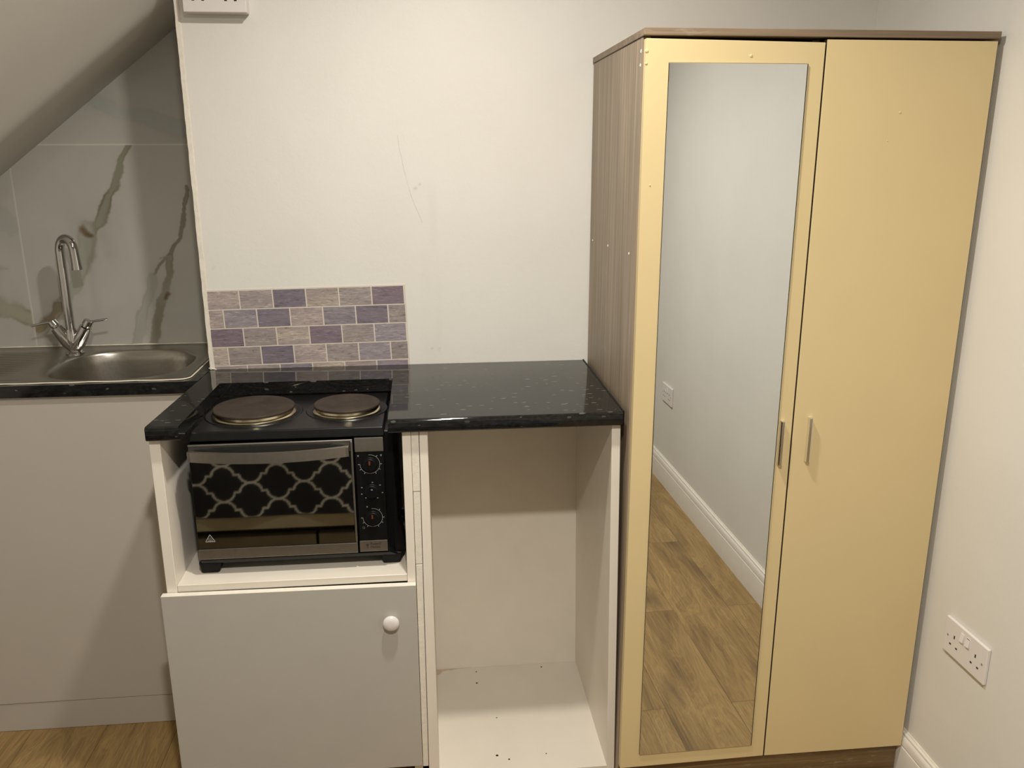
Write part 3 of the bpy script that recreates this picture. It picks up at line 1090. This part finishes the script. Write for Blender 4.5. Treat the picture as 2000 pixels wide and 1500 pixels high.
MAT['rust_stain'] = simple('rust_stain', (0.58, 0.46, 0.34, 1), 0.6, 0.15, 60)
b.bm.faces.new([b.bm.verts.new(p) for p in pts] + [b.bm.verts.new((0.676, -0.0267, 0.0623)), b.bm.verts.new((0.5755, -0.0267, 0.0623))])
b.build('stain', 'rust_stain', pc, False)

# ------------------------------------------------------------------ mini oven
ov = thing('mini_oven', 'black tabletop oven with two hotplates on top and a mirrored glass door', 'oven', (0.27, -0.30, 0.622))
OF = -0.445          # door front
BL, BR = 0.0440, 0.4980
b = MB()
b.prism([(BL, OF + 0.028, 0.652), (BR, OF + 0.028, 0.652), (BR, -0.175, 0.652), (BL, -0.175, 0.652)],
        [(BL, OF + 0.028, 0.950), (BR - 0.006, OF + 0.028, 0.950), (BR - 0.006, -0.175, 0.950), (BL, -0.175, 0.950)])
b.bevel(0.006, 3)
b.build('casing', 'black_enamel', ov)
b = MB()
b.prism([(BL + 0.004, OF + 0.010, 0.648), (BR - 0.002, OF + 0.010, 0.648), (BR - 0.002, -0.18, 0.648), (BL + 0.004, -0.18, 0.648)],
        [(BL + 0.001, OF + 0.004, 0.660), (0.4770, OF + 0.004, 0.660), (0.4770, -0.18, 0.660), (BL + 0.001, -0.18, 0.660)])
b.bevel(0.003, 2)
b.build('base_tray', 'black_enamel', ov)
for (x, y) in ((0.060, -0.412), (0.482, -0.405), (0.060, -0.20), (0.482, -0.20)):
    b = MB()
    w0 = 0.026
    x0 = x - 0.020 if x < 0.2 else x - 0.028
    x1 = x + 0.028 if x < 0.2 else x + 0.020
    flare = 0.004
    b.hexa([(x0 + 0.004, y - 0.020, 0.622), (x1 - 0.004, y - 0.020, 0.622), (x1 - 0.004, y + 0.02, 0.622), (x0 + 0.004, y + 0.02, 0.622),
            (x0 - flare * (x < 0.2) * 0, y - 0.024, 0.652), (x1 + flare, y - 0.024, 0.652), (x1 + flare, y + 0.024, 0.652), (x0, y + 0.024, 0.652)])
    b.bevel(0.005, 3)
    b.build('foot', 'black_plastic', ov)
# swelling of the casing above the right front foot
b = MB()
b.rings([[(0.488, -0.425, z), (0.497 + dx, -0.418, z), (0.499 + dx, -0.39, z), (0.497 + dx, -0.36, z), (0.488, -0.355, z)] for z, dx in
         ((0.640, 0.006), (0.655, 0.0125), (0.672, 0.0130), (0.692, 0.0095), (0.715, 0.004), (0.74, -0.002))], True, True, True)
b.build('corner_foot_shoulder', 'black_plastic', ov)
# hob plate
b = MB()
b.prism([(0.0500, OF + 0.003, 0.9440), (0.4750, OF + 0.003, 0.9440), (0.4750, -0.1555, 0.9440), (0.0500, -0.1555, 0.9440)],
        [(0.0540, OF + 0.0075, 0.9655), (0.4730, OF + 0.0075, 0.9655), (0.4730, -0.1555, 0.9655), (0.0540, -0.1555, 0.9655)])
b.bevel(0.0035, 3)
hob = b.build('hob_top', 'hob_enamel', ov)
for (cx, cy, r) in ((0.1665, -0.3035, 0.0930), (0.3815, -0.2960, 0.0775)):
    b = MB()      # pressed well around the plate
    b.lathe([(r + 0.019, 0.0), (r + 0.017, 0.0020), (r + 0.013, 0.0020), (r + 0.010, 0.0008), (r + 0.004, 0.0004)], (cx, cy, 0.9654), 'z', 72, False, False)
    b.build('burner_surround', 'hob_enamel', ov)
    b = MB()
    b.lathe([(r + 0.0035, 0.0), (r + 0.0035, 0.0016), (r + 0.0020, 0.0030), (r - 0.0025, 0.0050), (r - 0.0045, 0.0120), (r - 0.008, 0.0120)], (cx, cy, 0.9660), 'z', 72, False, False)
    b.build('trim_ring', 'brass_ring', ov)
    b = MB()
    b.lathe([(r - 0.008, 0.0), (r - 0.002, 0.0003), (r, 0.0022), (r, 0.0052), (r - 0.002, 0.0068), (r * 0.72, 0.0068), (r * 0.70, 0.0064), (r * 0.34, 0.0064), (r * 0.33, 0.0056), (r * 0.05, 0.0056)],
            (cx, cy, 0.9760), 'z', 72)
    b.build('hotplate', 'hotplate_iron', ov)
# door
DX0, DX1, DZ0, DZ1 = 0.0475, 0.4035, 0.6640, 0.9390
b = MB(); b.box(DX0, DX1, OF + 0.0005, OF + 0.027, DZ0, DZ1); b.bevel(0.0015, 2)
od = b.build('door', 'black_enamel', ov)
b = MB()
b.box(DX0, DX1, OF - 0.001, OF + 0.004, DZ1 - 0.0040, DZ1)
b.box(DX1 - 0.0045, DX1, OF - 0.001, OF + 0.004, 0.690, DZ1 - 0.0042)
b.bevel(0.0006, 1)
b.build('door_frame', 'steel', od)
b = MB(); b.box(DX0 + 0.0015, DX1 - 0.005, OF - 0.0012, OF + 0.003, 0.6905, 0.9120)
b.build('window_glass', 'oven_glass', od, False)
b = MB(); b.box(DX0, DX1, OF - 0.0022, OF + 0.004, DZ0, 0.6890); b.bevel(0.0012, 2)
b.build('bottom_strip', 'steel', od)
# upper dark recess and its lighter sill, seen behind the bowed handle
b = MB(); b.box(DX0 + 0.001, DX1 - 0.005, OF - 0.0012, OF + 0.003, 0.9125, 0.9348)
b.build('door_header', 'dark_steel', od, False)
b = MB()
up_ = [(0.098 + 0.262 * i / 24, OF - 0.0015, 0.9318) for i in range(25)]
lo_ = [(0.098 + 0.262 * i / 24, OF - 0.0015, 0.9310 - 0.0150 * math.sin(math.pi * i / 24) ** 0.7) for i in range(24, -1, -1)]
b.bm.faces.new([b.bm.verts.new(p) for p in up_ + lo_])
b.build('handle_recess', 'dark_gap', od, False)
b = MB()
nh = 28
la, lb, lc, ld = [], [], [], []
for i in range(nh + 1):
    t = i / nh
    x = 0.0470 + (0.3955 - 0.0470) * t
    bow = 0.010 + 0.027 * (1 - (2 * t - 1) ** 2)
    y = OF - bow
    zc = 0.9145
    la.append((x, y, zc - 0.0115)); lb.append((x, y, zc + 0.0115))
    lc.append((x, y + 0.0075, zc + 0.0120)); ld.append((x, y + 0.0075, zc - 0.0115))
b.rings([[a, c, d, e] for a, c, d, e in zip(la, lb, lc, ld)], True, True, True)
for x in (0.0485, 0.3845):
    b.box(x, x + 0.011, OF - 0.012, OF + 0.001, 0.9040, 0.9250)
b.build('handle', 'steel', od)
# hot-surface warning triangle printed on the glass
def stroke(b, pts, wd, y, closed=False):
    q = list(pts) + ([pts[0]] if closed else [])
    for (xa, za), (xb, zb) in zip(q[:-1], q[1:]):
        d = Vector((xb - xa, zb - za)); d = d / max(d.length, 1e-9)
        nx, nz = -d.y * wd / 2, d.x * wd / 2
        ex, ez = d.x * wd * 0.4, d.y * wd * 0.4
        b.quad([(xa - ex + nx, y, za - ez + nz), (xa - ex - nx, y, za - ez - nz), (xb + ex - nx, y, zb + ez - nz), (xb + ex + nx, y, zb + ez + nz)])


b = MB()
tx, tz = 0.0755, 0.7150
stroke(b, [(tx - 0.0105, tz - 0.0075), (tx + 0.0105, tz - 0.0075), (tx, tz + 0.0100)], 0.0013, OF - 0.0015, True)
for k in (-1, 0, 1):
    stroke(b, [(tx + k * 0.0032 + 0.0009 * math.sin(j * 1.6), tz - 0.0045 + j * 0.0013) for j in range(5 + (k == 0) * 2)], 0.0007, OF - 0.0015)
stroke(b, [(tx - 0.006, tz - 0.0055), (tx + 0.006, tz - 0.0055)], 0.0007, OF - 0.0015)
b.build('warning_symbol', 'print_white', od, False)
# control panel
PX0, PX1 = 0.4080, 0.4715
b = MB(); b.box(PX0, PX1, OF + 0.001, OF + 0.027, 0.6650, 0.9425); b.bevel(0.001, 1)
cp = b.build('control_panel', 'black_plastic', ov)
b = MB(); b.box(PX0, PX1, OF - 0.001, OF + 0.004, 0.9095, 0.9425); b.bevel(0.0010, 2)
b.build('top_plate', 'steel', cp)
b = MB(); b.box(PX0, PX1, OF - 0.001, OF + 0.004, 0.6650, 0.6920); b.bevel(0.0010, 2)
bp = b.build('badge_plate', 'steel', cp)
KN = ((0.4400, 0.8790), (0.4415, 0.8145), (0.4405, 0.7490))
for i, (kx, kz) in enumerate(KN):
    b = MB()
    b.lathe([(0.0165, 0.0), (0.0165, 0.0015), (0.0155, 0.0022), (0.0145, 0.0080), (0.0130, 0.0092), (0.004, 0.0092)], (kx, OF + 0.001, kz), 'y', 36)
    b.box(kx - 0.0026, kx + 0.0026, OF - 0.0118, OF - 0.0070, kz - 0.0132, kz + 0.0132)
    k = b.build('knob', 'black_plastic', cp)
    if i != 1:
        b = MB()
        b.box(kx - 0.0019, kx + 0.0019, OF - 0.01205, OF - 0.0117, kz + 0.0020, kz + 0.0115)
        b.build('pointer', 'print_red', k, False)
    else:
        b = MB()
        b.box(kx - 0.0012, kx + 0.0030, OF - 0.01205, OF - 0.0117, kz + 0.006, kz + 0.0085)
        b.build('pointer', 'print_grey', k, False)
yy = OF + 0.0006
for (kx, kz), (a0, a1), r in ((KN[0], (-180, 95), 0.0222), (KN[2], (-180, 95), 0.0222)):
    b = MB()
    stroke(b, [(kx + r * math.cos(math.radians(a0 + (a1 - a0) * j / 40)), kz + r * math.sin(math.radians(a0 + (a1 - a0) * j / 40))) for j in range(41)], 0.0007, yy)
    for a in (-180, -150, -120, -60, -30, 0, 50):
        c, s_ = math.cos(math.radians(a)), math.sin(math.radians(a))
        stroke(b, [(kx + 0.0232 * c, kz + 0.0232 * s_), (kx + 0.0262 * c, kz + 0.0262 * s_)], 0.0010, yy)
    b.build('dial_scale', 'print_white', cp, False)
for a in (155, 200, 235, 300, 345, 40, 85):
    x = KN[1][0] + 0.0245 * math.cos(math.radians(a)); z = KN[1][1] + 0.0205 * math.sin(math.radians(a))
    b = MB()
    b.box(x - 0.0017, x + 0.0017, yy - 0.0002, yy + 0.0003, z - 0.0010, z + 0.0010)
    b.build('dial_symbol', 'print_grey', cp, False)
for (x, z) in ((0.4145, 0.8995), (0.4655, 0.8995), (0.4290, 0.7760)):
    b = MB()
    b.box(x - 0.0015, x + 0.0015, yy - 0.0002, yy + 0.0003, z - 0.0017, z + 0.0017)
    b.build('dial_symbol', 'print_grey', cp, False)
b = MB()
stroke(b, [(0.4190 + 0.0024 * math.cos(j), 0.7245 + 0.0024 * math.sin(j)) for j in [k * 0.6 for k in range(11)]], 0.0008, yy)
b.build('dial_symbol', 'print_grey', cp, False)
# lettering on the badge plate: two short lines after a small round emblem
MT = Matrix.Translation((0.4322, OF - 0.00115, 0.6815)) @ Matrix.Rotation(math.pi / 2, 4, 'X')
MTl = world_of(bp).inverted() @ MT
text_mesh('lettering', 'Russell\nHobbs', 0.0088, 'print_black', bp, MTl, 1.0, 0.00008)
b = MB()
b.lathe([(0.0032, 0.0), (0.0030, 0.0002)], (0.4258, OF - 0.0011, 0.6820), 'y', 20)
b.box(0.4247, 0.4269, OF - 0.0013, OF - 0.0010, 0.6735, 0.6790)
b.build('emblem', 'print_black', bp, False)


# ------------------------------------------------------------------ stick-on mosaic behind the hob
LAV, GRY, TAU, DRK, PNK = (0.29, 0.26, 0.285), (0.33, 0.292, 0.275), (0.43, 0.37, 0.325), (0.19, 0.165, 0.20), (0.42, 0.35, 0.33)
PLUM = (0.225, 0.175, 0.21)
rows = [(0.0, 6, [PNK, GRY, DRK, TAU, GRY, PLUM]), (0.47, 7, [PNK, LAV, DRK, PNK, LAV, DRK, GRY]), (0.0, 6, [PLUM, GRY, TAU, PLUM, GRY, LAV]),
        (0.47, 7, [TAU, GRY, DRK, PNK, GRY, LAV, GRY]), (0.0, 6, [GRY, GRY, LAV, TAU, PNK, LAV])]
b = MB()
ly = b.bm.loops.layers.float_color.new('marks')
PW, PH, GAP = 0.0858, 0.0503, 0.0031
ang0 = math.radians(0.78)
rr = random.Random(11)
SHW = 0.5165


def mp(u, v, y):
    return (0.0035 + u * math.cos(ang0) + v * 0.030, y, 1.2085 + u * math.sin(ang0) - v * math.cos(ang0))


def slab(u0, u1, v0, v1, y, mat, col, seed):
    c = [mp(u0, v1, 0), mp(u1, v1, 0), mp(u1, v0, 0), mp(u0, v0, 0)]
    fr_ = [b.bm.verts.new((p[0], -y, p[2])) for p in c]
    bk = [b.bm.verts.new((p[0], -0.0001, p[2])) for p in c]
    fs = [b.bm.faces.new(fr_)] + [b.bm.faces.new((bk[i], bk[(i + 1) % 4], fr_[(i + 1) % 4], fr_[i])) for i in range(4)]
    for f in fs:
        f.material_index = mat
        for lp in f.loops:
            lp[ly] = (*col, seed)


slab(-0.001, SHW + 0.001, -0.0035, 4 * PH + 0.0025, 0.0011, 1, (1, 1, 1), 0)
slab(-0.001, SHW + 0.001, 4 * PH + 0.0027, 4 * PH + 0.0192, 0.0011, 1, (1, 1, 1), 0)
for r, (off, n, cols) in enumerate(rows):
    u = 0.0
    v0 = r * PH
    v1 = (r + 1) * PH - GAP if r < 4 else r * PH + 0.0190
    for k in range(n):
        wdt = PW * off if (off and k == 0) else PW
        u1 = min(u + wdt, SHW)
        c = cols[k]
        j = rr.uniform(0.9, 1.1)
        slab(u + 0.0002, u1 - GAP, v0, v1, 0.0016, 0, tuple(q * j for q in c), rr.random())
        u += wdt
        if u > SHW - 0.01:
            break
ms = b.build('stick_on_tile_sheet', ['mosaic', 'mosaic_grout'], None, False)
tag(ms, 'purple-grey wood-effect brick tile sheet stuck on the wall behind the hob', 'tiles')


# ------------------------------------------------------------------ sockets
def socket(name, label, loc, rotz, box_depth, group=None):
    """UK double socket in its own frame: x along the wall, -y out of it, z up; loc = centre on the wall"""
    root = thing(name, label, 'socket', loc, rotz, group)
    W2, H2 = 0.0735, 0.0435
    d0 = 0.0
    if box_depth:
        b = MB(); b.box(-W2, W2, -box_depth, -0.0003, -H2, H2); b.bevel(0.003, 2)
        b.build('back_box', 'white_plastic', root, True, True)
        d0 = box_depth + 0.0004
    pf = -(d0 + 0.0085)
    b = MB(); b.box(-W2, W2, pf, -d0 - 0.0003, -H2, H2); b.bevel(0.0022, 3)
    pl = b.build('face_plate', 'white_plastic', root, True, True)
    for sx in (-1, 1):
        cx = sx * 0.0375
        for (dx, dz, ww, hh) in ((0, 0.0060, 0.0021, 0.0042), (-0.0112, -0.0165, 0.0033, 0.0021), (0.0112, -0.0165, 0.0033, 0.0021)):
            b = MB(); b.box(cx + dx - ww, cx + dx + ww, pf - 0.00012, pf + 0.0002, dz - hh, dz + hh)
            b.build('pin_slot', 'dark_gap', pl, False, True)
        # rocker switch near the middle top
        b = MB()
        sxx = sx * 0.0100
        zt = 0.0215
        b.prism([(sxx - 0.0058, pf + 0.0002, zt - 0.0105), (sxx - 0.0058, pf - 0.0048, zt - 0.0095), (sxx - 0.0058, pf - 0.0012, zt + 0.0105), (sxx - 0.0058, pf + 0.0002, zt + 0.0105)],
                [(sxx + 0.0058, pf + 0.0002, zt - 0.0105), (sxx + 0.0058, pf - 0.0048, zt - 0.0095), (sxx + 0.0058, pf - 0.0012, zt + 0.0105), (sxx + 0.0058, pf + 0.0002, zt + 0.0105)])
        sw = b.build('switch', 'white_plastic', pl, False, True)
        if sx > 0:
            b = MB(); b.box(sxx - 0.0045, sxx + 0.0045, pf - 0.0016, pf - 0.0004, zt + 0.0070, zt + 0.0101)
            b.build('indicator', 'print_red', sw, False, True)
        b = MB()
        b.lathe([(0.0030, 0.0), (0.0022, 0.0006)], (sx * 0.0605, pf + 0.0001, 0.0), 'y', 14)
        b.build('screw', 'print_grey', pl, False, True)
    return root


socket('wall_socket', 'white surface-mounted double socket high on the wall above the tiles', (0.0985, 0.0, 1.9225), 0, 0.026)
RZ = -math.pi / 2 - WALL_K * 0 + math.atan(WALL_K)
socket('wall_socket', 'white flush double socket low on the right wall beside the wardrobe', (wall_x(-0.688), -0.688, 0.4745), RZ, 0)
socket('wall_socket', 'white double socket on the right wall seen only in the wardrobe mirror', (wall_x(-2.555), -2.555, 0.452), RZ, 0)

# ------------------------------------------------------------------ bed behind the camera (it shows in the oven glass)
bd = thing('bed', 'divan bed with wood-coloured base, mirrored in the oven glass', 'bed', (0.0, -2.3, 0))
BX0, BX1, BY0, BY1 = -1.05, 1.00, -3.0, -1.41
b = MB(); b.box(BX0, BX1, BY0, BY1 + 0.012, 0.302, 0.352); b.bevel(0.003, 1)
b.build('side_rail', 'bed_wood', bd)
for (xa, xb) in ((BX0 + 0.01, 0.165), (0.175, BX1 - 0.01)):
    b = MB(); b.box(xa, xb, BY0 + 0.02, BY1 + 0.004, 0.03, 0.272); b.bevel(0.002, 1)
    b.build('drawer', 'bed_drawer', bd)
b = MB(); b.box(BX0 + 0.02, BX1 - 0.02, BY0 + 0.03, BY1 - 0.03, 0.0, 0.3015)
b.build('carcass', 'dark_gap', bd, False)
b = MB(); b.box(BX0 + 0.02, BX1 - 0.02, BY0, BY1 - 0.04, 0.3525, 0.600); b.bevel(0.03, 3)
b.build('mattress', 'mattress_cloth', bd)
# bedspread draped over the near side
L = []
for i in range(58):
    L.append((BY1 + 0.020 - 0.012 * math.sin(i / 58 * 1.5), 0.356 + 0.0042 * i))
yc, zc, rr_ = L[-1][0] - 0.055, L[-1][1], 0.055
for i in range(1, 21):
    a = math.pi / 2 * i / 20
    L.append((yc + rr_ * math.cos(a), zc + rr_ * math.sin(a) * 0.75))
y_, z_ = L[-1]
while y_ > BY0 + 0.02:
    y_ -= 0.0065
    L.append((y_, z_ + 0.004 * math.sin(y_ * 9)))
L = np.array(L)
s_len = np.concatenate([[0], np.cumsum(np.hypot(np.diff(L[:, 0]), np.diff(L[:, 1])))])
xs = np.linspace(BX0 - 0.01, BX1 + 0.01, 460)
Xg = np.repeat(xs[:, None], len(L), 1)
Yg = np.repeat(L[None, :, 0], len(xs), 0).copy()
Zg = np.repeat(L[None, :, 1], len(xs), 0).copy()
Yg += 0.006 * np.sin(Xg * 17 + Zg * 9) * np.clip((0.6 - Zg) / 0.1, 0, 1)
S = np.repeat(s_len[None, :], len(xs), 0)
tri = lambda t: np.abs(((t + 1) % 2) - 1)
u = tri((Xg - 0.05) / 0.090)
v = tri((S + 0.356 - 0.538) / 0.062)
d, _ = seg_dist(u * 0.090, v * 0.062, [(p * 0.090, q * 0.062) for p, q in ((0, 0), (0.14, 0.03), (0.28, 0.14), (0.37, 0.30), (0.41, 0.50), (0.59, 0.50), (0.63, 0.70), (0.72, 0.86), (0.86, 0.97), (1, 1))])
C = np.ones(Xg.shape + (4,))
C[..., :3] = (0.012, 0.012, 0.014)
blend(C, np.clip((0.0046 - d) / 0.002, 0, 1), (0.52, 0.51, 0.46))
bs = grid('bedspread', 'bedspread_cloth', np.stack([Xg, Yg, Zg], -1), C)
tag(bs, 'black bedspread with pale quatrefoil lattice, mirrored in the oven glass', 'bedspread')
